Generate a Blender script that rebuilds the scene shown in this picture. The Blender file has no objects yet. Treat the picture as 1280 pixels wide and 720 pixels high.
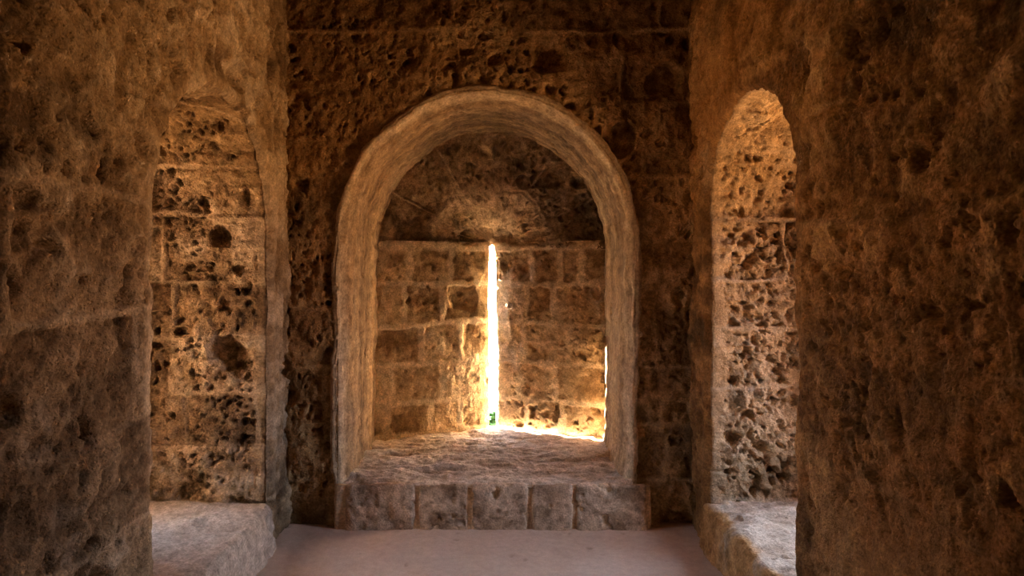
import bpy, math
import numpy as np
from mathutils import Vector

scene = bpy.context.scene
COL = scene.collection

# ------------------------------------------------------------------ camera
cam_d = bpy.data.cameras.new('camera')
cam = bpy.data.objects.new('camera', cam_d); COL.objects.link(cam)
cam.location = (0, 0, 1.5); cam.rotation_euler = (math.pi/2, 0, 0)
cam_d.sensor_width = 36; cam_d.lens = 800/1280*36
cam_d.shift_x = (640-617)/1280; cam_d.shift_y = (335-360)/1280
cam_d.clip_start = 0.05; cam_d.clip_end = 400
scene.camera = cam

# ------------------------------------------------------------------ noise
def _hash(ix, iy, iz, seed):
    h = (ix.astype(np.int64)*374761393 + iy.astype(np.int64)*668265263 + iz.astype(np.int64)*2147483647 + seed*1274126177) & 0xFFFFFFFF
    h = ((h ^ (h >> 13))*1274126177) & 0xFFFFFFFF
    h = ((h ^ (h >> 16))*2246822519) & 0xFFFFFFFF
    return (h ^ (h >> 15)) & 0xFFFFFFFF

def rnd(ix, iy, iz, seed):
    return _hash(ix, iy, iz, seed)/4294967296.0

def rnd1(i, seed):
    i = np.asarray(i)
    return rnd(i, i*0+17, i*0+5, seed)

def vnoise(p, seed):
    """smooth lattice noise, about -1..1"""
    f = np.floor(p); t = p-f; i = f.astype(np.int64)
    t = t*t*t*(t*(t*6-15)+10)
    x, y, z = i[:, 0], i[:, 1], i[:, 2]
    def c(a, b, d): return rnd(x+a, y+b, z+d, seed)
    tx, ty, tz = t[:, 0], t[:, 1], t[:, 2]
    a = c(0,0,0)*(1-tx)+c(1,0,0)*tx; b = c(0,1,0)*(1-tx)+c(1,1,0)*tx
    e = c(0,0,1)*(1-tx)+c(1,0,1)*tx; g = c(0,1,1)*(1-tx)+c(1,1,1)*tx
    return ((a*(1-ty)+b*ty)*(1-tz)+(e*(1-ty)+g*ty)*tz)*2-1

_ROT = np.array([[0.0, 0.8, 0.6], [-0.8, 0.36, -0.48], [-0.6, -0.48, 0.64]])
def fbm(p, scale, octs, seed, gain=0.5):
    q = p/scale; a = 1.0; s = 0; n = 0
    for k in range(octs):
        s = s + a*vnoise(q, seed+k); n += a; a *= gain
        q = q @ _ROT.T * 2.03 + 3.7
    return s/n*1.6

def smooth(a, b, x):
    t = np.clip((x-a)/(b-a), 0, 1); return t*t*(3-2*t)

def pits(p, cell, frac, seed, warp=0.35, stretch=(1, 1, 1)):
    """scattered round-ish hollows of random size: 0 outside, 1 at the deepest"""
    w = np.stack([vnoise(p/(cell*.8)+9.1, seed+31), vnoise(p/(cell*.8)+5.3, seed+32), vnoise(p/(cell*.8)+1.7, seed+33)], 1)
    q = (p/np.array(stretch))/cell + w*warp
    f = np.floor(q).astype(np.int64); out = np.zeros(len(p))
    for dx in (-1, 0, 1):
        for dy in (-1, 0, 1):
            for dz in (-1, 0, 1):
                x, y, z = f[:, 0]+dx, f[:, 1]+dy, f[:, 2]+dz
                act = rnd(x, y, z, seed+1) < frac
                cx = x+rnd(x, y, z, seed+2); cy = y+rnd(x, y, z, seed+3); cz = z+rnd(x, y, z, seed+4)
                r = .22+.5*rnd(x, y, z, seed+5)**2
                d2 = (q[:, 0]-cx)**2+(q[:, 1]-cy)**2+(q[:, 2]-cz)**2
                out = np.maximum(out, np.where(act, np.clip(1-d2/(r*r), 0, 1)**.7*(.55+r), 0))
    return out

def lerp(a, b, t):
    return a+(b-a)*t

def arr(c): return np.array(c, float)

# ------------------------------------------------------------------ masonry
def blocks(u, v, st):
    """distance to the nearest joint and a block number, from course lines and joints per course"""
    seed = st['seed']
    p2 = np.stack([u, v, u*0+seed*3.3], 1)
    wob = st.get('wobble', .018)
    uu = u+fbm(p2, .30, 3, seed+11)*wob; vv = v+fbm(p2, .36, 3, seed+12)*wob
    L = arr(st['courses'])
    k = np.clip(np.searchsorted(L, vv)-1, 0, len(L)-2)
    e = np.minimum(vv-L[k], L[k+1]-vv)
    eu = np.full(len(u), 9.); bid = np.zeros(len(u), int)
    for c in range(len(L)-1):
        m = k == c
        if not m.any(): continue
        if 'joints' in st and c < len(st['joints']) and st['joints'][c] is not None:
            J = arr(st['joints'][c])
        else:
            J = [st['u0']-.5+rnd1(c, seed+5)*.4]
            i = 0
            while J[-1] < st['u1']+.5:
                J.append(J[-1]+st['width']*(.6+.85*rnd1(c*50+i, seed+6))); i += 1
            J = arr(J)
        J = np.concatenate([[-99], J, [99]])
        jj = np.clip(np.searchsorted(J, uu[m])-1, 0, len(J)-2)
        eu[m] = np.minimum(uu[m]-J[jj], J[jj+1]-uu[m]); bid[m] = c*100+jj
    # rounded block corners
    r = .03
    a = np.maximum(r-np.maximum(e, 0), 0); b = np.maximum(r-np.maximum(eu, 0), 0)
    return r-np.sqrt(a*a+b*b)+np.minimum(np.maximum(np.minimum(e, eu)-r, 0), .3), bid

def stone(p, u, v, st):
    """relief along the normal and colour of weathered, porous ashlar at the points p"""
    seed = st['seed']
    d, bid = blocks(u, v, st)
    n_ed = fbm(p, .05, 3, seed+21)
    mw = st['mortar_w']
    mort = 1-smooth(mw*.55, mw*1.25, d+n_ed*mw*.55)
    keep = smooth(-.35, .35, fbm(p, .45, 3, seed+22)+st.get('joint', 0.))
    mort = mort*lerp(.25, 1, keep)
    r1, r2, r3 = rnd1(bid, seed+41), rnd1(bid, seed+42), rnd1(bid, seed+43)
    big = fbm(p, .55, 3, seed+1); mid = fbm(p, .16, 4, seed+2); fine = fbm(p, .045, 4, seed+3, .6)
    por = smooth(-.25, .6, fbm(p, .22, 3, seed+4)+(r1-.5)*1.1+st['porosity'])*(1-mort*.8)
    rough = st['rough']
    pa = pits(p, .026, .55, seed+60); pb = pits(p, .075, .26, seed+70); pc = pits(p, .19, st.get('holes', .08), seed+80); pd = pits(p, .048, .30, seed+85, .5)**.6*smooth(.0, .5, fbm(p, .3, 3, seed+88)+st['porosity']*.6)
    h = rough*(.010*big+.010*mid+.0065*fine)+(r2-.5)*.012*st.get('step', 1)
    h = h-por*(.018*pa+.042*pb)*st['pit']-.06*pc*st['pit']*(1-mort)-.034*pd*st['pit']*(1-.7*mort)
    if 'crag' in st:
        cr = fbm(p, .075, 5, seed+90, .62); pe = pits(p, .05, .5, seed+95, .6, (1.2, 1.2, .9))
        h = h+st['crag']*(.014*cr-.020*pe)*(1-.6*mort)
    h = lerp(h, st['mortar_h']+.003*fine+.004*mid, mort*st.get('mort_fill', .85))
    # colour of the stone itself: beds, stains, lime patches
    t = np.clip(.5+.42*mid+.25*fine+(r3-.5)*st.get('tonevar', .5), 0, 1)[:, None]
    c = lerp(arr(st['dark']), arr(st['mid']), smooth(0, .55, t)); c = lerp(c, arr(st['light']), smooth(.5, 1.05, t))
    c = lerp(c, arr(st['mortar_c'])*(1+.12*fine[:, None]), (mort*st.get('mort_col', .85))[:, None])
    lime = smooth(.15, .75, fbm(p, .5, 4, seed+5)+st.get('lime', -.3))*smooth(-.5, .5, fbm(p, .07, 3, seed+6)+.2)
    c = lerp(c, arr(st.get('lime_c', (.62, .50, .38))), (lime*.75)[:, None])
    soot = smooth(.05, .8, fbm(p, .6, 4, seed+7)+st.get('soot', -.4))*smooth(-.6, .4, fbm(p, .09, 3, seed+8)+.15)
    c = lerp(c, arr(st.get('soot_c', (.13, .085, .05))), (soot*.8)[:, None])
    h = h*(1-.45*lime)
    return h, np.clip(c*arr(st.get('warm', (1, 1, 1))), .01, .9)

# ------------------------------------------------------------------ materials
def stone_material(name, bump=.35, scale=1.0, rough=.95, con=1.0):
    m = bpy.data.materials.new(name); m.use_nodes = True
    nt = m.node_tree; N = nt.nodes; Lk = nt.links
    b = N['Principled BSDF']; b.inputs['Roughness'].default_value = rough
    b.inputs['Specular IOR Level'].default_value = .12
    at = N.new('ShaderNodeAttribute'); at.attribute_name = 'tint'
    tc = N.new('ShaderNodeTexCoord')
    n1 = N.new('ShaderNodeTexNoise'); n1.inputs['Scale'].default_value = 95*scale; n1.inputs['Detail'].default_value = 6; n1.inputs['Roughness'].default_value = .65
    n2 = N.new('ShaderNodeTexNoise'); n2.inputs['Scale'].default_value = 23*scale; n2.inputs['Detail'].default_value = 5
    vo = N.new('ShaderNodeTexVoronoi'); vo.inputs['Scale'].default_value = 70*scale
    for n in (n1, n2, vo): Lk.new(tc.outputs['Object'], n.inputs['Vector'])
    mr = N.new('ShaderNodeMapRange'); mr.inputs['From Min'].default_value = .3; mr.inputs['From Max'].default_value = .7
    mr.inputs['To Min'].default_value = 1-.45*con; mr.inputs['To Max'].default_value = 1+.4*con
    Lk.new(n1.outputs['Fac'], mr.inputs['Value'])
    mr2 = N.new('ShaderNodeMapRange'); mr2.inputs['From Min'].default_value = .3; mr2.inputs['From Max'].default_value = .7
    mr2.inputs['To Min'].default_value = 1-.28*con; mr2.inputs['To Max'].default_value = 1+.25*con
    Lk.new(n2.outputs['Fac'], mr2.inputs['Value'])
    mu = N.new('ShaderNodeMath'); mu.operation = 'MULTIPLY'
    Lk.new(mr.outputs['Result'], mu.inputs[0]); Lk.new(mr2.outputs['Result'], mu.inputs[1])
    vm = N.new('ShaderNodeVectorMath'); vm.operation = 'SCALE'
    Lk.new(at.outputs['Color'], vm.inputs[0]); Lk.new(mu.outputs['Value'], vm.inputs['Scale'])
    Lk.new(vm.outputs['Vector'], b.inputs['Base Color'])
    ms = N.new('ShaderNodeMapRange'); ms.inputs['From Min'].default_value = 0; ms.inputs['From Max'].default_value = .35
    Lk.new(vo.outputs['Distance'], ms.inputs['Value'])
    ad = N.new('ShaderNodeMath'); ad.operation = 'MULTIPLY_ADD'
    Lk.new(ms.outputs['Result'], ad.inputs[0]); ad.inputs[1].default_value = .45; Lk.new(n1.outputs['Fac'], ad.inputs[2])
    bp = N.new('ShaderNodeBump'); bp.inputs['Strength'].default_value = bump; bp.inputs['Distance'].default_value = .011
    Lk.new(ad.outputs['Value'], bp.inputs['Height']); Lk.new(bp.outputs['Normal'], b.inputs['Normal'])
    return m

M_ROUGH = stone_material('porous_stone', 1.0)
M_WORN = stone_material('worn_stone', .55)
M_PLASTER = stone_material('lime_plaster', .35, .8)
M_FLOOR = stone_material('dusty_floor', .10, 1.3, con=.25)

# ------------------------------------------------------------------ mesh helpers
def link(name, me, parent=None):
    o = bpy.data.objects.new(name, me); COL.objects.link(o)
    if parent is not None: o.parent = parent
    return o

def tag(o, label=None, cat=None, group=None, kind=None):
    if label: o['label'] = label
    if cat: o['category'] = cat
    if group: o['group'] = group
    if kind: o['kind'] = kind
    return o

class Geo:
    """collects displaced patches and plain boxes and links them as ONE mesh object"""
    def __init__(s): s.V, s.F, s.C, s.n = [], [], [], 0
    def grid(s, P, C, keep=None):
        nu, nv = P.shape[:2]
        idx = np.arange(nu*nv).reshape(nu, nv)
        q = np.stack([idx[:-1, :-1], idx[1:, :-1], idx[1:, 1:], idx[:-1, 1:]], -1).reshape(-1, 4)
        if keep is not None: q = q[keep.reshape(-1)]
        used, inv = np.unique(q, return_inverse=True)
        s.V.append(P.reshape(-1, 3)[used]); s.C.append(C.reshape(-1, 3)[used]); s.F.append(inv.reshape(-1, 4)+s.n); s.n += len(used)
    def box(s, lo, hi, c=(.4, .28, .18)):
        x0, y0, z0 = lo; x1, y1, z1 = hi
        v = arr([[x0,y0,z0],[x1,y0,z0],[x1,y1,z0],[x0,y1,z0],[x0,y0,z1],[x1,y0,z1],[x1,y1,z1],[x0,y1,z1]])
        f = np.array([[0,3,2,1],[4,5,6,7],[0,1,5,4],[1,2,6,5],[2,3,7,6],[3,0,4,7]])
        s.V.append(v); s.C.append(np.tile(arr(c), (8, 1))); s.F.append(f+s.n); s.n += 8
    def build(s, name, mat, parent=None, origin=None):
        V = np.concatenate(s.V); F = np.concatenate(s.F); C = np.concatenate(s.C)
        if origin is not None: V = V-arr(origin)
        me = bpy.data.meshes.new(name)
        me.vertices.add(len(V)); me.loops.add(F.size); me.polygons.add(len(F))
        me.vertices.foreach_set('co', V.astype(np.float32).ravel())
        me.loops.foreach_set('vertex_index', F.astype(np.int32).ravel())
        me.polygons.foreach_set('loop_start', np.arange(0, F.size, 4, dtype=np.int32))
        me.polygons.foreach_set('use_smooth', np.ones(len(F), bool))
        a = me.attributes.new('tint', 'FLOAT_COLOR', 'POINT')
        a.data.foreach_set('color', np.concatenate([C, np.ones((len(C), 1))], 1).astype(np.float32).ravel())
        me.update(calc_edges=True); me.materials.append(mat)
        o = link(name, me, parent)
        if origin is not None and parent is None: o.location = origin
        return o

def axis(*seg):
    """piecewise spacing: (start, end, step) ..."""
    out = []
    for a, b, st in seg:
        n = max(1, int(round(abs(b-a)/st))); out.append(np.linspace(a, b, n, endpoint=False))
    out.append([seg[-1][1]]); return np.concatenate(out)

def normals(P, flip=1):
    du = np.gradient(P, axis=0); dv = np.gradient(P, axis=1)
    n = np.cross(du, dv); n /= np.maximum(np.linalg.norm(n, axis=2, keepdims=True), 1e-9)
    return n*flip

def relief(P, N, u, v, st, fade=None, styles=None):
    sh = P.shape[:2]
    h, c = stone(P.reshape(-1, 3), u.ravel(), v.ravel(), st)
    if fade is not None: h = h*fade.ravel()
    return P+N*h.reshape(sh)[..., None], c.reshape(sh+(3,))

# ------------------------------------------------------------------ measures (metres; back wall 3.69 m before the eye)
YB, XL, XR, ZC = 3.69, -1.18, 1.143, 3.45
AF = (-.046, .842); AI = (-.02, .818); ZS = 1.665            # arch: centre x, radius at the front and at the back
Y1, Y2, XS = 4.61, 5.02, -.012                               # window panels: near edge, slit
LN = dict(yc=2.815, r=.585, zs=1.68, z0=.262)                # left niche
RN = dict(yc=2.95, r=.50, zs=1.80, z0=.237)                  # right niche

S_BACK = dict(warm=(1.0,.92,.74), seed=3, courses=[-.3, .28, .60, .93, 1.27, 1.655, 2.03, 2.46, 2.87, 3.3, 3.8], u0=-1.3, u1=1.3, width=.52, mortar_w=.014, mortar_h=.002,
              porosity=.15, pit=1.0, rough=1.15, joint=.1, dark=(.21,.125,.06), mid=(.36,.225,.115), light=(.52,.36,.21), mortar_c=(.50,.35,.21), mort_col=.6,
              lime=-.5, soot=.05, tonevar=.7, holes=.12)
S_LEFT = dict(warm=(1.0,.965,.90), seed=8, courses=[-.3, .27, .66, .99, 1.36, 1.72, 2.1, 2.5, 2.9, 3.3, 3.8], u0=-2, u1=5, width=.62, mortar_w=.014, mortar_h=.0,
              porosity=.22, pit=1.35, rough=1.7, joint=-.1, dark=(.17,.105,.055), mid=(.37,.25,.145), light=(.60,.46,.32), mortar_c=(.54,.40,.27), mort_col=.6,
              lime=-.05, soot=-.15, tonevar=.55, holes=.16)
S_RIGHT = dict(warm=(1.04,.94,.76), seed=14, courses=[-.3, .42, .84, 1.25, 1.66, 2.05, 2.45, 2.9, 3.3, 3.8], u0=-2, u1=5, width=.75, mortar_w=.012, mortar_h=.0,
              porosity=-.1, pit=.95, rough=1.3, joint=-.35, dark=(.20,.105,.042), mid=(.41,.235,.105), light=(.56,.35,.175), mortar_c=(.46,.31,.17), mort_col=.5,
              lime=-.6, soot=-.15, tonevar=.5, holes=.04)
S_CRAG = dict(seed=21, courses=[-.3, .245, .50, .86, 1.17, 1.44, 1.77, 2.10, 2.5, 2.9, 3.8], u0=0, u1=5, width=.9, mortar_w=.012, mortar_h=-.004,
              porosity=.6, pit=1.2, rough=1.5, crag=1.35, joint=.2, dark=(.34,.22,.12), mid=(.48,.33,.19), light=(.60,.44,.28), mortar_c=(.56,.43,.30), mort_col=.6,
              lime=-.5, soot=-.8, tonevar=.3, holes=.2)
S_VOID = dict(S_BACK, seed=33)

def opening(y, z, q):
    """signed distance outside an arched niche outline"""
    y = y-q['yc']; r = q['r']
    d = np.where(z < q['zs'], np.abs(y)-r, np.sqrt(y*y+np.maximum(z-q['zs'], 0)**2)-r)
    return np.maximum(d, q['z0']-z)

def outline(y, z, q):
    """nearest point of the niche outline and the direction out of the opening there"""
    dy = y-q['yc']; up = z >= q['zs']; ln = np.maximum(np.hypot(dy, z-q['zs']), 1e-6)
    sg = np.where(dy < 0, -1., 1.)
    ny = np.where(up, dy/ln, sg); nz = np.where(up, (z-q['zs'])/ln, 0.)
    return q['yc']+q['r']*ny, np.where(up, q['zs']+q['r']*nz, z), ny, nz

def edge_wave(p, amp, seed):
    return fbm(p, .28, 3, seed)*amp+fbm(p, .07, 3, seed+3, .65)*amp*.65

# ------------------------------------------------------------------ back wall
g = Geo()
X = axis((XL-.10, XR+.10, .0062)); Z = axis((-.04, ZC+.05, .0068))
PX, PZ = np.meshgrid(X, Z, indexing='ij'); P = np.stack([PX, np.full_like(PX, YB), PZ], -1)
dx = PX-AF[0]
da = np.where(PZ < ZS, np.abs(dx)-AF[1], np.sqrt(dx*dx+np.maximum(PZ-ZS, 0)**2)-AF[1])
N = np.zeros_like(P); N[..., 1] = -1
wav = edge_wave(P.reshape(-1, 3), .010, 301).reshape(PX.shape)
D, C = relief(P, N, PX, PZ, S_BACK, fade=(smooth(.0, .05, da-wav-.005)*.85+.15)*(1-smooth(.32, .27, PZ)*(np.abs(PX-.0) < .96)))
hole = (da < .012) & (PZ > .20)
hc = hole[:-1, :-1] & hole[1:, :-1] & hole[1:, 1:] & hole[:-1, 1:]
hc |= ((da < .008) & (PZ > .14))[:-1, :-1]
g.grid(D, C, ~hc)
# the outer face of the wall, far side of its thickness, open only at the slit
g.box((-2.4, 5.035, -.3), (-.24, 5.05, 3.6)); g.box((.22, 5.035, -.3), (2.4, 5.05, 3.6))
g.box((-.24, 5.035, -.3), (.22, 5.05, .215)); g.box((-.24, 5.04, 1.69), (.22, 5.05, 3.6))
wall_back = g.build('wall_back', M_ROUGH)
tag(wall_back, 'dark brown pitted ashlar wall around the big arched alcove', 'wall', kind='structure')

# ------------------------------------------------------------------ plastered arch round the alcove
g = Geo()
ls = ZS-.10; La = math.pi*.83; S = axis((-ls-La/2, ls+La/2, .0062))
Tt = np.concatenate([axis((0, .16, .005))[:-1], axis((.16, 1.06, .0075))])
SS, TT = np.meshgrid(S, Tt, indexing='ij')
base = []
# lip: from the wall face, round the edge, a bevel, then straight back
off = np.interp(TT, [0, .03, .05, .075, .10, .17, .24, 1.06], [.040, .022, .008, -.004, -.012, -.032, -.040, -.0])
yy = np.interp(TT, [0, .03, .05, .075, .10, .17, .24, 1.06], [YB+.006, YB-.012, YB-.014, YB-.004, YB+.016, YB+.085, YB+.16, Y1+.07])
k = np.clip((yy-YB)/(Y1-YB), 0, 1.1)
cx = lerp(AF[0], AI[0], k); r = lerp(AF[1], AI[1], k)+off
th = np.clip(SS/(La/2), -1, 1)*math.pi/2
ext = np.maximum(np.abs(SS)-La/2, 0)
PX = cx+r*np.sin(th); PZ = ZS+r*np.cos(th)-ext
P = np.stack([PX, yy, PZ], -1)
pf = P.reshape(-1, 3)
w = edge_wave(np.stack([pf[:, 0], pf[:, 0]*0+YB, pf[:, 2]], 1), .010, 301).reshape(PX.shape)
P[..., 0] += w*np.sin(th); P[..., 2] += w*np.cos(th)
N = normals(P); cen = np.stack([-np.sin(th), -.2+0*th, -np.cos(th)], -1)
N *= np.sign((N*cen).sum(-1, keepdims=True))
pf = P.reshape(-1, 3); q = np.stack([SS.ravel()*.22, TT.ravel()*1.6, SS.ravel()*0+2], 1)
st1 = fbm(q, .09, 4, 310, .6); st2 = fbm(q, .25, 3, 315); fn = fbm(pf, .05, 4, 320, .6); bg = fbm(pf, .4, 3, 325)
pt = pits(pf, .05, .10, 330); pl = pits(pf, .22, .12, 340)
h = .007*st1+.008*st2+.003*fn+.008*bg-.012*pt-.008*pl
t = np.clip(.5+.38*st1+.25*st2+.2*fn, 0, 1)[:, None]
C = lerp(arr((.28,.19,.115)), arr((.50,.38,.265)), smooth(.1, .75, t)); C = lerp(C, arr((.62,.51,.39)), smooth(.65, 1.1, t))
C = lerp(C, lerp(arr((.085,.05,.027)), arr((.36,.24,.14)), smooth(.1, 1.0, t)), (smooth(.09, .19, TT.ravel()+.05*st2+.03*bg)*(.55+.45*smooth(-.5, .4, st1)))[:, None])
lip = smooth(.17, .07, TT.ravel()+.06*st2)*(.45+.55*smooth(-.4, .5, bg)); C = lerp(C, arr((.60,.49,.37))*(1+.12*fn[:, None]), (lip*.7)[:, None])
C = C*arr((1., .93, .80))
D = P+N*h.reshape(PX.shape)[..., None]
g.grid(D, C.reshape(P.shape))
o = g.build('trim_1', M_PLASTER)
tag(o, 'pale rounded plaster arch framing the alcove with the bright slit', 'arch', kind='structure')

# ------------------------------------------------------------------ window: two slanting panels, hood, slit
def zc(py, x):
    d = Y1+(Y2-Y1)*(1-min(abs(x-XS)/.82, 1)); return 1.5-(py-335)/800*d
def ux(px):
    x = (px-617)/800*4.8
    for _ in range(8): x = (px-617)/800*(Y1+(Y2-Y1)*(1-abs(x-XS)/.82))
    return x
PANEL = dict(mortar_w=.024, mortar_h=.004, porosity=.12, pit=.85, rough=.85, joint=.9, wobble=.014, dark=(.32,.205,.105), mid=(.56,.395,.225), light=(.70,.53,.34),
             mortar_c=(.72,.56,.37), mort_col=.85, lime=-.9, soot=-.75, tonevar=.75, holes=.05, step=.9)
CV = [-.4, .262, .505, .79, 1.085, 1.385, 1.655, 2.2]
JL = [[-2], [ux(485), ux(537), ux(575)], [ux(490), ux(553), ux(575)], [ux(527), ux(575)], [ux(504), ux(554)], [ux(511), ux(565)], [-2]]
JR = [[2], [ux(658), ux(702)], [ux(649), ux(695)], [ux(658), ux(712)], [ux(660), ux(693)], [ux(667), ux(702), ux(728)], [2]]
win = bpy.data.objects.new('window_1', None); COL.objects.link(win); win.location = (XS, Y2, .25)
tag(win, 'tall glowing arrow slit between two slanting panels of squared stones', 'window', kind='structure')
WO = (XS, Y2, .25)

def half_slit(z, side):
    p = np.stack([z*0+side*3., z*0, z], 1)
    base = np.interp(z, [.2, .4, 1.0, 1.6, 1.7], [.034, .029, .028, .021, .017])
    return base+(.006 if side > 0 else 0)+fbm(p, .10, 4, 401+side, .6)*.006

def slit_mid(z):
    return np.interp(z, [.2, .8, 1.2, 1.7], [XS+.004, XS+.010, XS-.002, XS-.004])

for side, J, sd in ((-1, JL, 51), (1, JR, 57)):
    g = Geo()
    A = np.concatenate([axis((0, 1, .0068))[:-1], [1.0]]); Z = axis((.16, 1.70, .0062))
    AA, ZZ = np.meshgrid(A, Z, indexing='ij')
    xe = (slit_mid(ZZ.ravel())+side*half_slit(ZZ.ravel(), side)).reshape(ZZ.shape)
    x0 = XS+side*.87
    PX = x0+(xe-x0)*AA
    PY = Y1+(Y2-Y1)*(1-np.abs(PX-XS)/.82)
    P = np.stack([PX, PY, ZZ], -1)
    nn = arr((-side*.41, -.82, 0)); nn /= np.linalg.norm(nn); N = np.zeros_like(P)+nn
    fade = .25+.75*smooth(.02, .22 if side > 0 else .17, np.abs(PX-xe))
    D, C = relief(P, N, PX, ZZ, dict(PANEL, seed=sd, courses=CV, joints=J), fade=fade)
    # the arris of the slit: a short return into the opening
    ret = []
    for dyy, dxx in (((.003, .0005), (.005, .004), (.009, .03), (.016, .10), (.026, .26)) if side < 0 else ((.012, -.004), (.028, -.009), (.042, -.011), (.046, .03), (.050, .26))):
        e = D[-1].copy(); e[:, 1] += dyy; e[:, 0] += side*dxx; ret.append(e)
    D = np.concatenate([D, np.array(ret)], 0); C = np.concatenate([C, np.repeat(C[-1:], 5, 0)], 0)
    g.grid(D, C); g.build('jamb_panel', M_WORN, win, WO)

# hood: half a cone of voussoirs that runs back to the slit's head
g = Geo()
TH = axis((-.04, math.pi+.04, .0085)); R = axis((.012, .88, .0062))
T2, R2 = np.meshgrid(TH, R, indexing='ij')
PX = XS-R2*np.cos(T2); PZ = ZS+.005+R2*np.sin(T2)
PY = Y1+(Y2-Y1)*(1-R2/.82)
PY = np.minimum(PY+.03*np.exp(-((R2-.11)/.08)**2), 5.03)
P = np.stack([PX, PY, PZ], -1); N = normals(P); N *= np.sign(-N[..., 1:2])
rr = fbm(P.reshape(-1, 3), .2, 3, 500).reshape(R2.shape)*.015
hood = dict(seed=61, courses=[-1, .13, .43, 2], mortar_w=.012, mortar_h=.001, porosity=.1, pit=1.3, rough=1.7, joint=.25, wobble=.03,
            joints=[[9], [.35, .75, 1.9, 2.55], [.5, 1.05, 1.57, 2.15, 2.72]], dark=(.15,.09,.045), mid=(.30,.19,.10), light=(.48,.33,.19), mortar_c=(.42,.29,.175),
            mort_col=.6, lime=-.8, soot=.05, tonevar=.8, holes=.08, step=1.6)
h, C = stone(P.reshape(-1, 3), T2.ravel(), (R2+rr).ravel(), hood)
r_ = R2.ravel(); slit_glow = smooth(.50, .40, r_+rr.ravel()*2)
C = lerp(C, arr((.62,.455,.28))*(1+.25*fbm(P.reshape(-1, 3), .05, 3, 505)[:, None]), (slit_glow*.6)[:, None])  # glow round the slit's head painted as paler inner stones
h = h*smooth(.0, .06, r_)*.9
g.grid(P+N*h.reshape(R2.shape)[..., None], C.reshape(P.shape)); g.build('hood', M_WORN, win, WO)

# ------------------------------------------------------------------ left and right walls with their niches
def side_wall(name, sgn, X0, q, st, st_in, label, name2, label2, depth, window=None):
    g = Geo()
    Y = axis((-1.7, 1.2, .05), (1.2, YB+.12, .0062)); Z = axis((-.04, ZC+.05, .0068))
    PY, PZ = np.meshgrid(Y, Z, indexing='ij'); P = np.stack([np.full_like(PY, X0), PY, PZ], -1)
    N = np.zeros_like(P); N[..., 0] = -sgn
    oy, oz, ny, nz = outline(PY, PZ, q)
    w = edge_wave(np.stack([np.full(PY.size, X0), oy.ravel(), oz.ravel()], 1), .026, 600+sgn).reshape(PY.shape)
    d = opening(PY, PZ, q)-w
    low = (np.abs(PY-q['yc']) < q['r']-.005) & (PZ < q['z0']+.05)
    ins = (d < .004) | low
    hc = ins[:-1, :-1] & ins[1:, :-1] & ins[1:, 1:] & ins[:-1, 1:]
    # bring the cut's ragged rim onto the outline
    snap = np.where((d < .004) & (d > -.03) & (PZ > q['z0']+.05), .004-d, 0)
    PY = PY+ny*snap; PZ = PZ+nz*snap; d = d+snap; P[..., 1] = PY; P[..., 2] = PZ
    D, C = relief(P, N, PY, PZ, st, fade=smooth(.045, .12, d)*.96+.04)
    D[..., 0] += sgn*.030*(1-smooth(.0, .045, d))**2
    g.grid(D, C, ~hc)
    # far side of the wall's thickness
    xo = sgn*(abs(X0)+depth)
    lo, hi = min(xo, xo+sgn*.32), max(xo, xo+sgn*.32)
    if window is None:
        g.box((lo, -1.8, -.3), (hi, 5.05, 3.6))
    else:
        y0, y1, z0, z1 = window
        g.box((lo, -1.8, -.3), (hi, y0, 3.6)); g.box((lo, y1, -.3), (hi, 5.05, 3.6))
        g.box((lo, y0, -.3), (hi, y1, z0)); g.box((lo, y0, z1), (hi, y1, 3.6))
    o = g.build(name, M_ROUGH); tag(o, label, 'wall', kind='structure')
    # niche lining: jambs and barrel vault, one skin
    g = Geo()
    ls = q['zs']+.04; La = math.pi*q['r']
    S = axis((-ls-La/2, ls+La/2, .0065)); T = axis((0, depth+.06, .0075))
    SS, TT = np.meshgrid(S, T, indexing='ij')
    th = np.clip(SS/(La/2), -1, 1)*math.pi/2; ext = np.maximum(np.abs(SS)-La/2, 0)
    r = q['r']+.05*np.exp(-TT/.012)
    PY = q['yc']+r*np.sin(th); PZ = q['zs']+r*np.cos(th)-ext
    P = np.stack([X0+sgn*(TT+.007), PY, PZ], -1)
    oy, oz, ny, nz = outline(PY, PZ, q); pf = np.stack([np.full(PY.size, X0), oy.ravel(), oz.ravel()], 1)
    w = edge_wave(pf, .026, 600+sgn).reshape(PY.shape)*(.35+.65*np.exp(-TT/.25))
    P[..., 1] += w*np.sin(th); P[..., 2] += w*np.cos(th)
    N = normals(P); cen = np.stack([0*th, -np.sin(th), -np.cos(th)], -1); N *= np.sign((N*cen).sum(-1, keepdims=True))
    u = PY+np.sign(th)*TT
    D, C = relief(P, N, u, PZ, st_in, fade=.05+.95*smooth(.04, .16, TT))
    g.grid(D, C); o2 = g.build(name2, M_ROUGH); tag(o2, label2, 'niche', kind='structure')
    return o

WIN_R = (2.76, 3.06, .42, 1.95)
FILL_WIN_L = (2.95, 3.11, .50, 1.90)  # unseen opening added in the left niche for warm fill light
wall_left = side_wall('wall_left', -1, XL, LN, S_LEFT, dict(S_LEFT, seed=19, lime=-.6, soot=-.5, courses=[-.3, .25, .55, .82, 1.13, 1.42, 1.78, 2.02, 2.3, 2.6, 3.8], width=.45, joint=.35, tonevar=.7, holes=.2, porosity=.2),
                      'grey brown pitted stone wall with a dim arched niche', 'niche_lining_left', 'dim brown coursed stone lining of the left wall niche', .95, FILL_WIN_L)
wall_right = side_wall('wall_right', 1, XR, RN, S_RIGHT, S_CRAG, 'orange brown stone wall with a brightly lit narrow niche', 'niche_lining_right', 'bright craggy porous stone lining of the right wall niche', .95, WIN_R)

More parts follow.
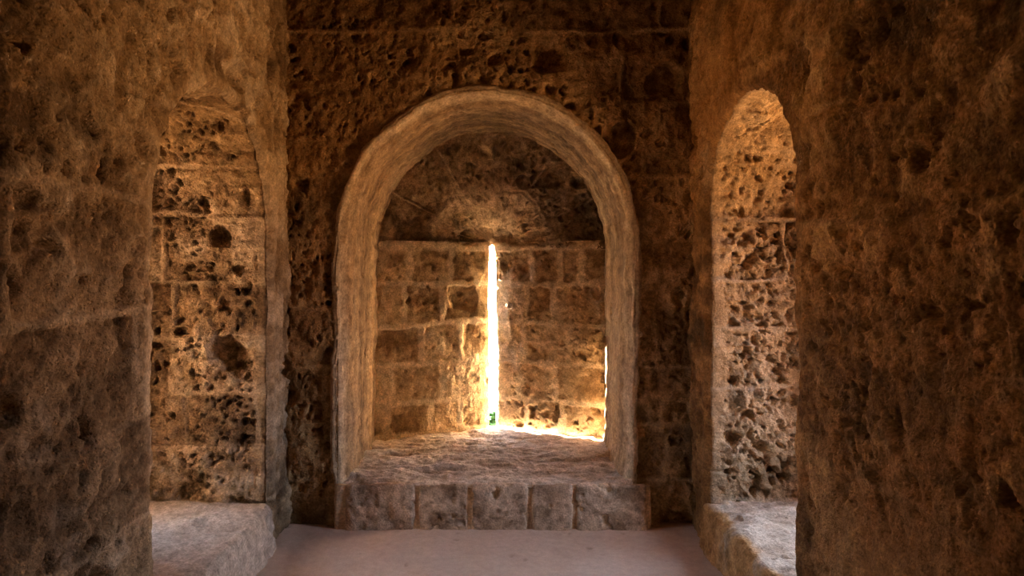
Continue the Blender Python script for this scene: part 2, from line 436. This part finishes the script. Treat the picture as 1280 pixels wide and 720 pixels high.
# ------------------------------------------------------------------ end of the room behind the eye, ceiling, floor
g = Geo()
X = axis((-2.3, 2.3, .03)); Z = axis((-.1, 3.6, .03)); PX, PZ = np.meshgrid(X, Z, indexing='ij')
P = np.stack([PX, np.full_like(PX, -1.6), PZ], -1); N = np.zeros_like(P); N[..., 1] = 1
D, C = relief(P, N, PX, PZ, dict(S_BACK, seed=71)); g.grid(D, C); g.box((-2.4, -1.85, -.3), (2.4, -1.7, 3.6))
tag(g.build('wall_front', M_ROUGH), 'brown ashlar wall behind the viewer closing the chamber', 'wall', kind='structure')
g = Geo()
X = axis((-2.3, 2.3, .04)); Y = axis((-1.8, 5.05, .04)); PX, PY = np.meshgrid(X, Y, indexing='ij')
P = np.stack([PX, PY, np.full_like(PX, ZC)], -1); N = np.zeros_like(P); N[..., 2] = -1
D, C = relief(P, N, PX, PY, dict(S_BACK, seed=77, courses=list(np.arange(-2, 6, .5)))); g.grid(D, C); g.box((-2.4, -1.85, 3.55), (2.4, 5.05, 3.7))
tag(g.build('ceiling', M_ROUGH), 'rough stone ceiling of the chamber above the arch', 'ceiling', kind='structure')

g = Geo()
X = axis((XL-.15, XR+.15, .009)); Y = axis((-1.8, 1.2, .05), (1.2, YB+.1, .009)); PX, PY = np.meshgrid(X, Y, indexing='ij')
P = np.stack([PX, PY, 0*PX], -1); pf = P.reshape(-1, 3)
b1 = fbm(pf, .5, 3, 801); b2 = fbm(pf, .12, 4, 805); b3 = fbm(pf, .03, 3, 808)
gp = pits(pf, .03, .025, 811)
edge = np.minimum(np.minimum(PX-XL, XR-PX), YB-PY).ravel()
h = .006*b1+.003*b2+.0012*b3-.004*gp+.012*smooth(.14, 0, edge+.04*b1)
t = np.clip(.5+.4*b1+.25*b2+.1*b3, 0, 1)[:, None]
C = lerp(arr((.50,.345,.255)), arr((.60,.435,.335)), t); C = lerp(C, arr((.30,.20,.14)), (gp*.6)[:, None])
P[..., 2] += h.reshape(PX.shape)
g.grid(P, C.reshape(P.shape)); g.box((-2.4, -1.85, -.30), (2.4, 5.05, -.06))
tag(g.build('floor', M_FLOOR), 'smooth dusty pinkish floor of the stone chamber', 'floor', kind='structure')

# ------------------------------------------------------------------ alcove ledge: worn top and five facing blocks
def bumpy_block(lo, hi, res, seed, st, rnd_r=.018, amp=1.0):
    """one squared stone with rounded arrises, as a closed skin of six displaced faces"""
    g = Geo(); lo, hi = arr(lo), arr(hi)
    for ax in range(3):
        a, b = [i for i in range(3) if i != ax]
        ua = axis((lo[a], hi[a], res)); ub = axis((lo[b], hi[b], res))
        UA, UB = np.meshgrid(ua, ub, indexing='ij')
        for sgn in (-1, 1):
            P = np.zeros(UA.shape+(3,)); P[..., a] = UA; P[..., b] = UB; P[..., ax] = hi[ax] if sgn > 0 else lo[ax]
            inner = np.clip(P, lo+rnd_r, hi-rnd_r); dv = P-inner; ln = np.maximum(np.linalg.norm(dv, axis=-1, keepdims=True), 1e-9)
            Nn = dv/ln; Q = inner+Nn*rnd_r
            h, C = st(Q.reshape(-1, 3), seed)
            Q = Q+Nn*(h.reshape(UA.shape)*amp)[..., None]
            if (ax == 1) == (sgn > 0): pass
            g.grid(Q if sgn > 0 else Q, C.reshape(Q.shape))
    return g

def facing(p, seed):
    mid = fbm(p, .14, 4, 900); fn = fbm(p, .04, 4, 905, .6); r = rnd1(np.array([seed]), 910)[0]
    por = smooth(-.1, .5, fbm(p, .16, 3, 915)+(r-.5)*.9)
    pa = pits(p, .03, .4, 920, stretch=(1.4, 1, 1)); pb = pits(p, .085, .25, 930)
    h = .009*mid+.004*fn-por*(.012*pa+.03*pb)
    t = np.clip(.5+.4*mid+.2*fn+(r-.5)*.4, 0, 1)[:, None]
    C = lerp(arr((.24,.15,.09)), arr((.58,.42,.29)), smooth(-.1, .9, t))
    C = lerp(C, arr((.20,.125,.07)), (smooth(.25, .7, fbm(p, .12, 4, 940)-.02+(r-.5)*.6)*.75)[:, None])
    return h, C

led = bpy.data.objects.new('stone_ledge', None); COL.objects.link(led); LO = (-.02, YB, 0.); led.location = LO
tag(led, 'broad worn stone ledge below the bright slit inside the alcove', 'ledge')
g = Geo()
X = axis((-.875, .795, .0065)); Y = np.concatenate([axis((YB-.040, Y2+.012, .0075))])
PX, PY = np.meshgrid(X, Y, indexing='ij')
front = np.clip((PY-(YB-.040))/.04, 0, 1)
zt = .268-.028*(1-np.sqrt(np.clip(1-(1-front)**2, 0, 1)))*.5
zt = zt+np.interp(PY, [YB, 4.3, Y2], [0, -.006, -.012])
P = np.stack([PX, PY, zt], -1); pf = P.reshape(-1, 3)
q = pf*arr((.55, 1.6, 1)); s1 = fbm(q, .14, 4, 950, .6); s2 = 1-np.abs(fbm(q, .11, 4, 955, .55)); b = fbm(pf, .4, 3, 960); fn = fbm(pf, .03, 4, 965, .6)
pc = pits(pf*arr((.6, 1.3, 1)), .17, .25, 970)
calm = smooth(.0, .10, (np.abs(PX-.0)-.0).ravel()*0+.2)
h = .016*s1+.015*(s2-.7)+.012*b+.005*fn-.024*pc
h *= .55+.45*smooth(Y2-.01, Y2-.2, PY.ravel())
P[..., 2] += h.reshape(PX.shape)
t = np.clip(.55+.35*s1+.25*(s2-.6)+.2*fn, 0, 1)[:, None]
C = lerp(arr((.32,.215,.14)), arr((.70,.57,.44)), t); C = lerp(C, arr((.26,.165,.095)), (smooth(.2, .8, pc)*.65)[:, None])
g.grid(P, C.reshape(P.shape)); g.build('ledge_top', M_WORN, led, LO)
px = [429, 521, 587, 662, 718, 812]
ex = [(a-617)/800*(YB-.045) for a in px]
for i in range(5):
    g = bumpy_block((ex[i]+.013, YB-.045-(.004 if i % 2 else 0), -.02), (ex[i+1]-.013, YB-.014, .268), .0065, 40+i, facing)
    g.build('facing_block', M_WORN, led, LO)
def bedding(p, seed):
    m = fbm(p, .09, 4, 980); return .005*m, lerp(arr((.50,.34,.20)), arr((.66,.48,.31)), np.clip(.5+.5*m, 0, 1)[:, None])
g = bumpy_block((ex[0]-.05, YB-.038, -.02), (ex[-1]+.01, YB-.014, .262), .008, 60, bedding, .012); tag(g.build('mortar_bed', M_PLASTER, led, LO), 'pale lime mortar between the facing blocks')

# ------------------------------------------------------------------ niche ledges
def niche_ledge(name, sgn, X0, q, depth, label, seed, pal, amp):
    g = Geo(); y0, y1 = q['yc']-q['r']+.012, q['yc']+q['r']-.012
    # skin: up the face, over the rounded edge, along the top
    zt = q['z0']; prof = []
    for z in axis((-.04, zt-.04, .008)): prof.append((-.012-.02*(1-z/zt), z))
    for a in np.linspace(0, math.pi/2, 9): prof.append((-.012+.04*(1-math.cos(a)), zt-.04+.04*math.sin(a)))
    for d in axis((.036, depth-.02, .0075)): prof.append((d, zt))
    prof = arr(prof); Y = axis((y0, y1, .0075))
    n = len(prof); PY = np.tile(Y[:, None], (1, n)); PX = X0+sgn*np.tile(prof[None, :, 0], (len(Y), 1)); PZ = np.tile(prof[None, :, 1], (len(Y), 1))
    P = np.stack([PX, PY, PZ], -1); N = normals(P); ref = np.stack([np.full_like(PX, -sgn*.7), 0*PX, np.full_like(PX, .7)], -1); N *= np.sign((N*ref).sum(-1, keepdims=True))
    pf = P.reshape(-1, 3)
    b = fbm(pf, .35, 3, seed); m = fbm(pf, .11, 4, seed+5); fn = fbm(pf, .035, 4, seed+9, .6); pa = pits(pf, .05, .2, seed+20); pc = pits(pf, .2, .25, seed+30)
    h = amp*(.012*b+.008*m+.003*fn-.010*pa-.02*pc)
    t = np.clip(.55+.35*m+.2*fn+.2*b, 0, 1)[:, None]
    C = lerp(arr(pal[0]), arr(pal[1]), t); C = lerp(C, arr(pal[2]), (smooth(.1, .8, pc)*.5)[:, None])
    if sgn > 0:
        h2, C2 = stone(pf, pf[:, 1], pf[:, 2], S_RIGHT); fr = smooth(.06, .0, (PX.ravel()-X0)*sgn+.05*m)
        C = lerp(C, C2, fr[:, None])
    org = (X0, q['yc'], 0.)
    g.grid(P+N*h.reshape(PX.shape)[..., None], C.reshape(P.shape))
    o = g.build(name, M_WORN, None, org); tag(o, label, 'bench' if 'bench' in name else 'ledge', kind='thing'); return o

niche_ledge('stone_bench', -1, XL, LN, .95, 'low pale stone bench filling the bottom of the left wall niche', 1001, ((.40,.29,.21), (.56,.44,.34), (.34,.24,.17)), 1.0)
niche_ledge('stone_ledge', 1, XR, RN, .95, 'bluish lit rough stone ledge at the foot of the right wall niche', 1051, ((.36,.25,.165), (.60,.49,.38), (.24,.15,.085)), 1.3)

# ------------------------------------------------------------------ outside the slit: ground and a green weed
g = Geo()
g.box((-7, 5.05, -.6), (7, 16, -.35), (.62, .52, .38))
tag(g.build('ground', M_FLOOR), 'sunlit pale ground outside beyond the slit', 'ground', kind='structure')

def leaf_mat():
    m = bpy.data.materials.new('green_leaf'); m.use_nodes = True; nt = m.node_tree; b = nt.nodes['Principled BSDF']
    n = nt.nodes.new('ShaderNodeTexNoise'); n.inputs['Scale'].default_value = 30
    r = nt.nodes.new('ShaderNodeValToRGB'); r.color_ramp.elements[0].color = (.03, .09, .035, 1); r.color_ramp.elements[1].color = (.07, .17, .07, 1)
    nt.links.new(n.outputs['Fac'], r.inputs['Fac']); nt.links.new(r.outputs['Color'], b.inputs['Base Color']); b.inputs['Roughness'].default_value = .8; b.inputs['Specular IOR Level'].default_value = .05
    return m
M_LEAF = leaf_mat()
def plant():
    base = (0.0, 6.1, -.35); root = bpy.data.objects.new('weed', None); COL.objects.link(root); root.location = base
    tag(root, 'small green weed seen through the foot of the bright slit', 'plant')
    rng = np.random.RandomState(4)
    for kk in range(14):
        x, y = rng.uniform(-.07, .06), rng.uniform(-.10, .10); hgt = rng.uniform(.40, .52); lean = rng.uniform(-.05, .05)
        g = Geo(); s = np.linspace(0, 1, 9); a = np.linspace(0, 2*math.pi, 7)
        P = np.zeros((9, 7, 3)); rad = .006*(1-.7*s)
        P[..., 0] = (x+lean*s**2)[:, None]+rad[:, None]*np.cos(a); P[..., 1] = y+rad[:, None]*np.sin(a); P[..., 2] = (hgt*s)[:, None]
        g.grid(P, np.zeros(P.shape)+.2); g.build('stem', M_LEAF, root)
        g = Geo()
        for i in range(22):
            t = .35+.65*i/21; az = i*2.4+kk; ln = .12*(1.1-.4*t); px_, pz_ = x+lean*t*t, hgt*t
            uu = np.linspace(0, 1, 7)[:, None]; vv = np.linspace(-1, 1, 5)[None, :]
            wd = .36*ln*np.sin(np.pi*np.clip(uu*.95+.03, 0, 1))
            dirv = arr((math.cos(az), math.sin(az), 0)); sidev = arr((-math.sin(az), math.cos(az), 0))
            Q = dirv*(uu*ln)[..., None]+sidev*(wd*vv)[..., None]
            Q[..., 2] += .5*ln*uu-.35*ln*uu**2+.12*ln*np.abs(vv)*np.sin(np.pi*uu)
            Q += arr((px_, y, pz_)); Q2 = Q.copy(); Q2[..., 2] -= .0012
            g.grid(Q, np.zeros(Q.shape)+.2); g.grid(Q2, np.zeros(Q.shape)+.2)
        g.build('leaves', M_LEAF, root)
plant()

# ------------------------------------------------------------------ daylight
SUN, SKY, GROUND = 240.0, 10.5, 14.5
sd = bpy.data.lights.new('sun', 'SUN'); sd.energy = SUN; sd.angle = math.radians(.53); sd.color = (1, .90, .74)
so = bpy.data.objects.new('sun', sd); COL.objects.link(so); so.location = (-3, 7, 5)
so.rotation_euler = Vector((.80, -.452, -.69)).to_track_quat('-Z', 'Y').to_euler()
w = bpy.data.worlds.new('world'); scene.world = w; w.use_nodes = True; nt = w.node_tree
bgn = nt.nodes['Background']; tc = nt.nodes.new('ShaderNodeTexCoord'); sp = nt.nodes.new('ShaderNodeSeparateXYZ')
nt.links.new(tc.outputs['Generated'], sp.inputs[0])
mr = nt.nodes.new('ShaderNodeMapRange'); mr.inputs['From Min'].default_value = -.06; mr.inputs['From Max'].default_value = .10
nt.links.new(sp.outputs['Z'], mr.inputs['Value'])
mx = nt.nodes.new('ShaderNodeMix'); mx.data_type = 'RGBA'; nt.links.new(mr.outputs['Result'], mx.inputs[0])
mx.inputs[6].default_value = (1*GROUND, .52*GROUND, .19*GROUND, 1); mx.inputs[7].default_value = (.72*SKY, .88*SKY, 1.2*SKY, 1)
nt.links.new(mx.outputs[2], bgn.inputs['Color']); bgn.inputs['Strength'].default_value = 1

def portal(name, loc, rot, sx, sy):
    d = bpy.data.lights.new(name, 'AREA'); d.shape = 'RECTANGLE'; d.size = sx; d.size_y = sy; d.cycles.is_portal = True
    o = bpy.data.objects.new(name, d); COL.objects.link(o); o.location = loc; o.rotation_euler = rot
portal('slit_daylight', (XS, 5.06, .95), (-math.pi/2, 0, 0), .10, 1.6)
portal('left_fill_daylight', (XL-1.30, (FILL_WIN_L[0]+FILL_WIN_L[1])/2, (FILL_WIN_L[2]+FILL_WIN_L[3])/2), (0, -math.pi/2, 0), FILL_WIN_L[3]-FILL_WIN_L[2]+.1, FILL_WIN_L[1]-FILL_WIN_L[0]+.1)  # portal of the added left fill opening
portal('niche_daylight', (XR+1.30, (WIN_R[0]+WIN_R[1])/2, (WIN_R[2]+WIN_R[3])/2), (0, math.pi/2, 0), WIN_R[3]-WIN_R[2]+.1, WIN_R[1]-WIN_R[0]+.1)

# ------------------------------------------------------------------ picture settings
vs = scene.view_settings; scene.display_settings.display_device = 'sRGB'
vs.view_transform = 'Standard'; vs.look = 'None'; vs.gamma = 1; vs.use_curve_mapping = False; vs.exposure = 1.85
cy = scene.cycles
cy.use_denoising = True; cy.denoiser = 'OPENIMAGEDENOISE'; cy.denoising_input_passes = 'RGB_ALBEDO_NORMAL'
cy.max_bounces = 10; cy.diffuse_bounces = 8; cy.sample_clamp_indirect = 25
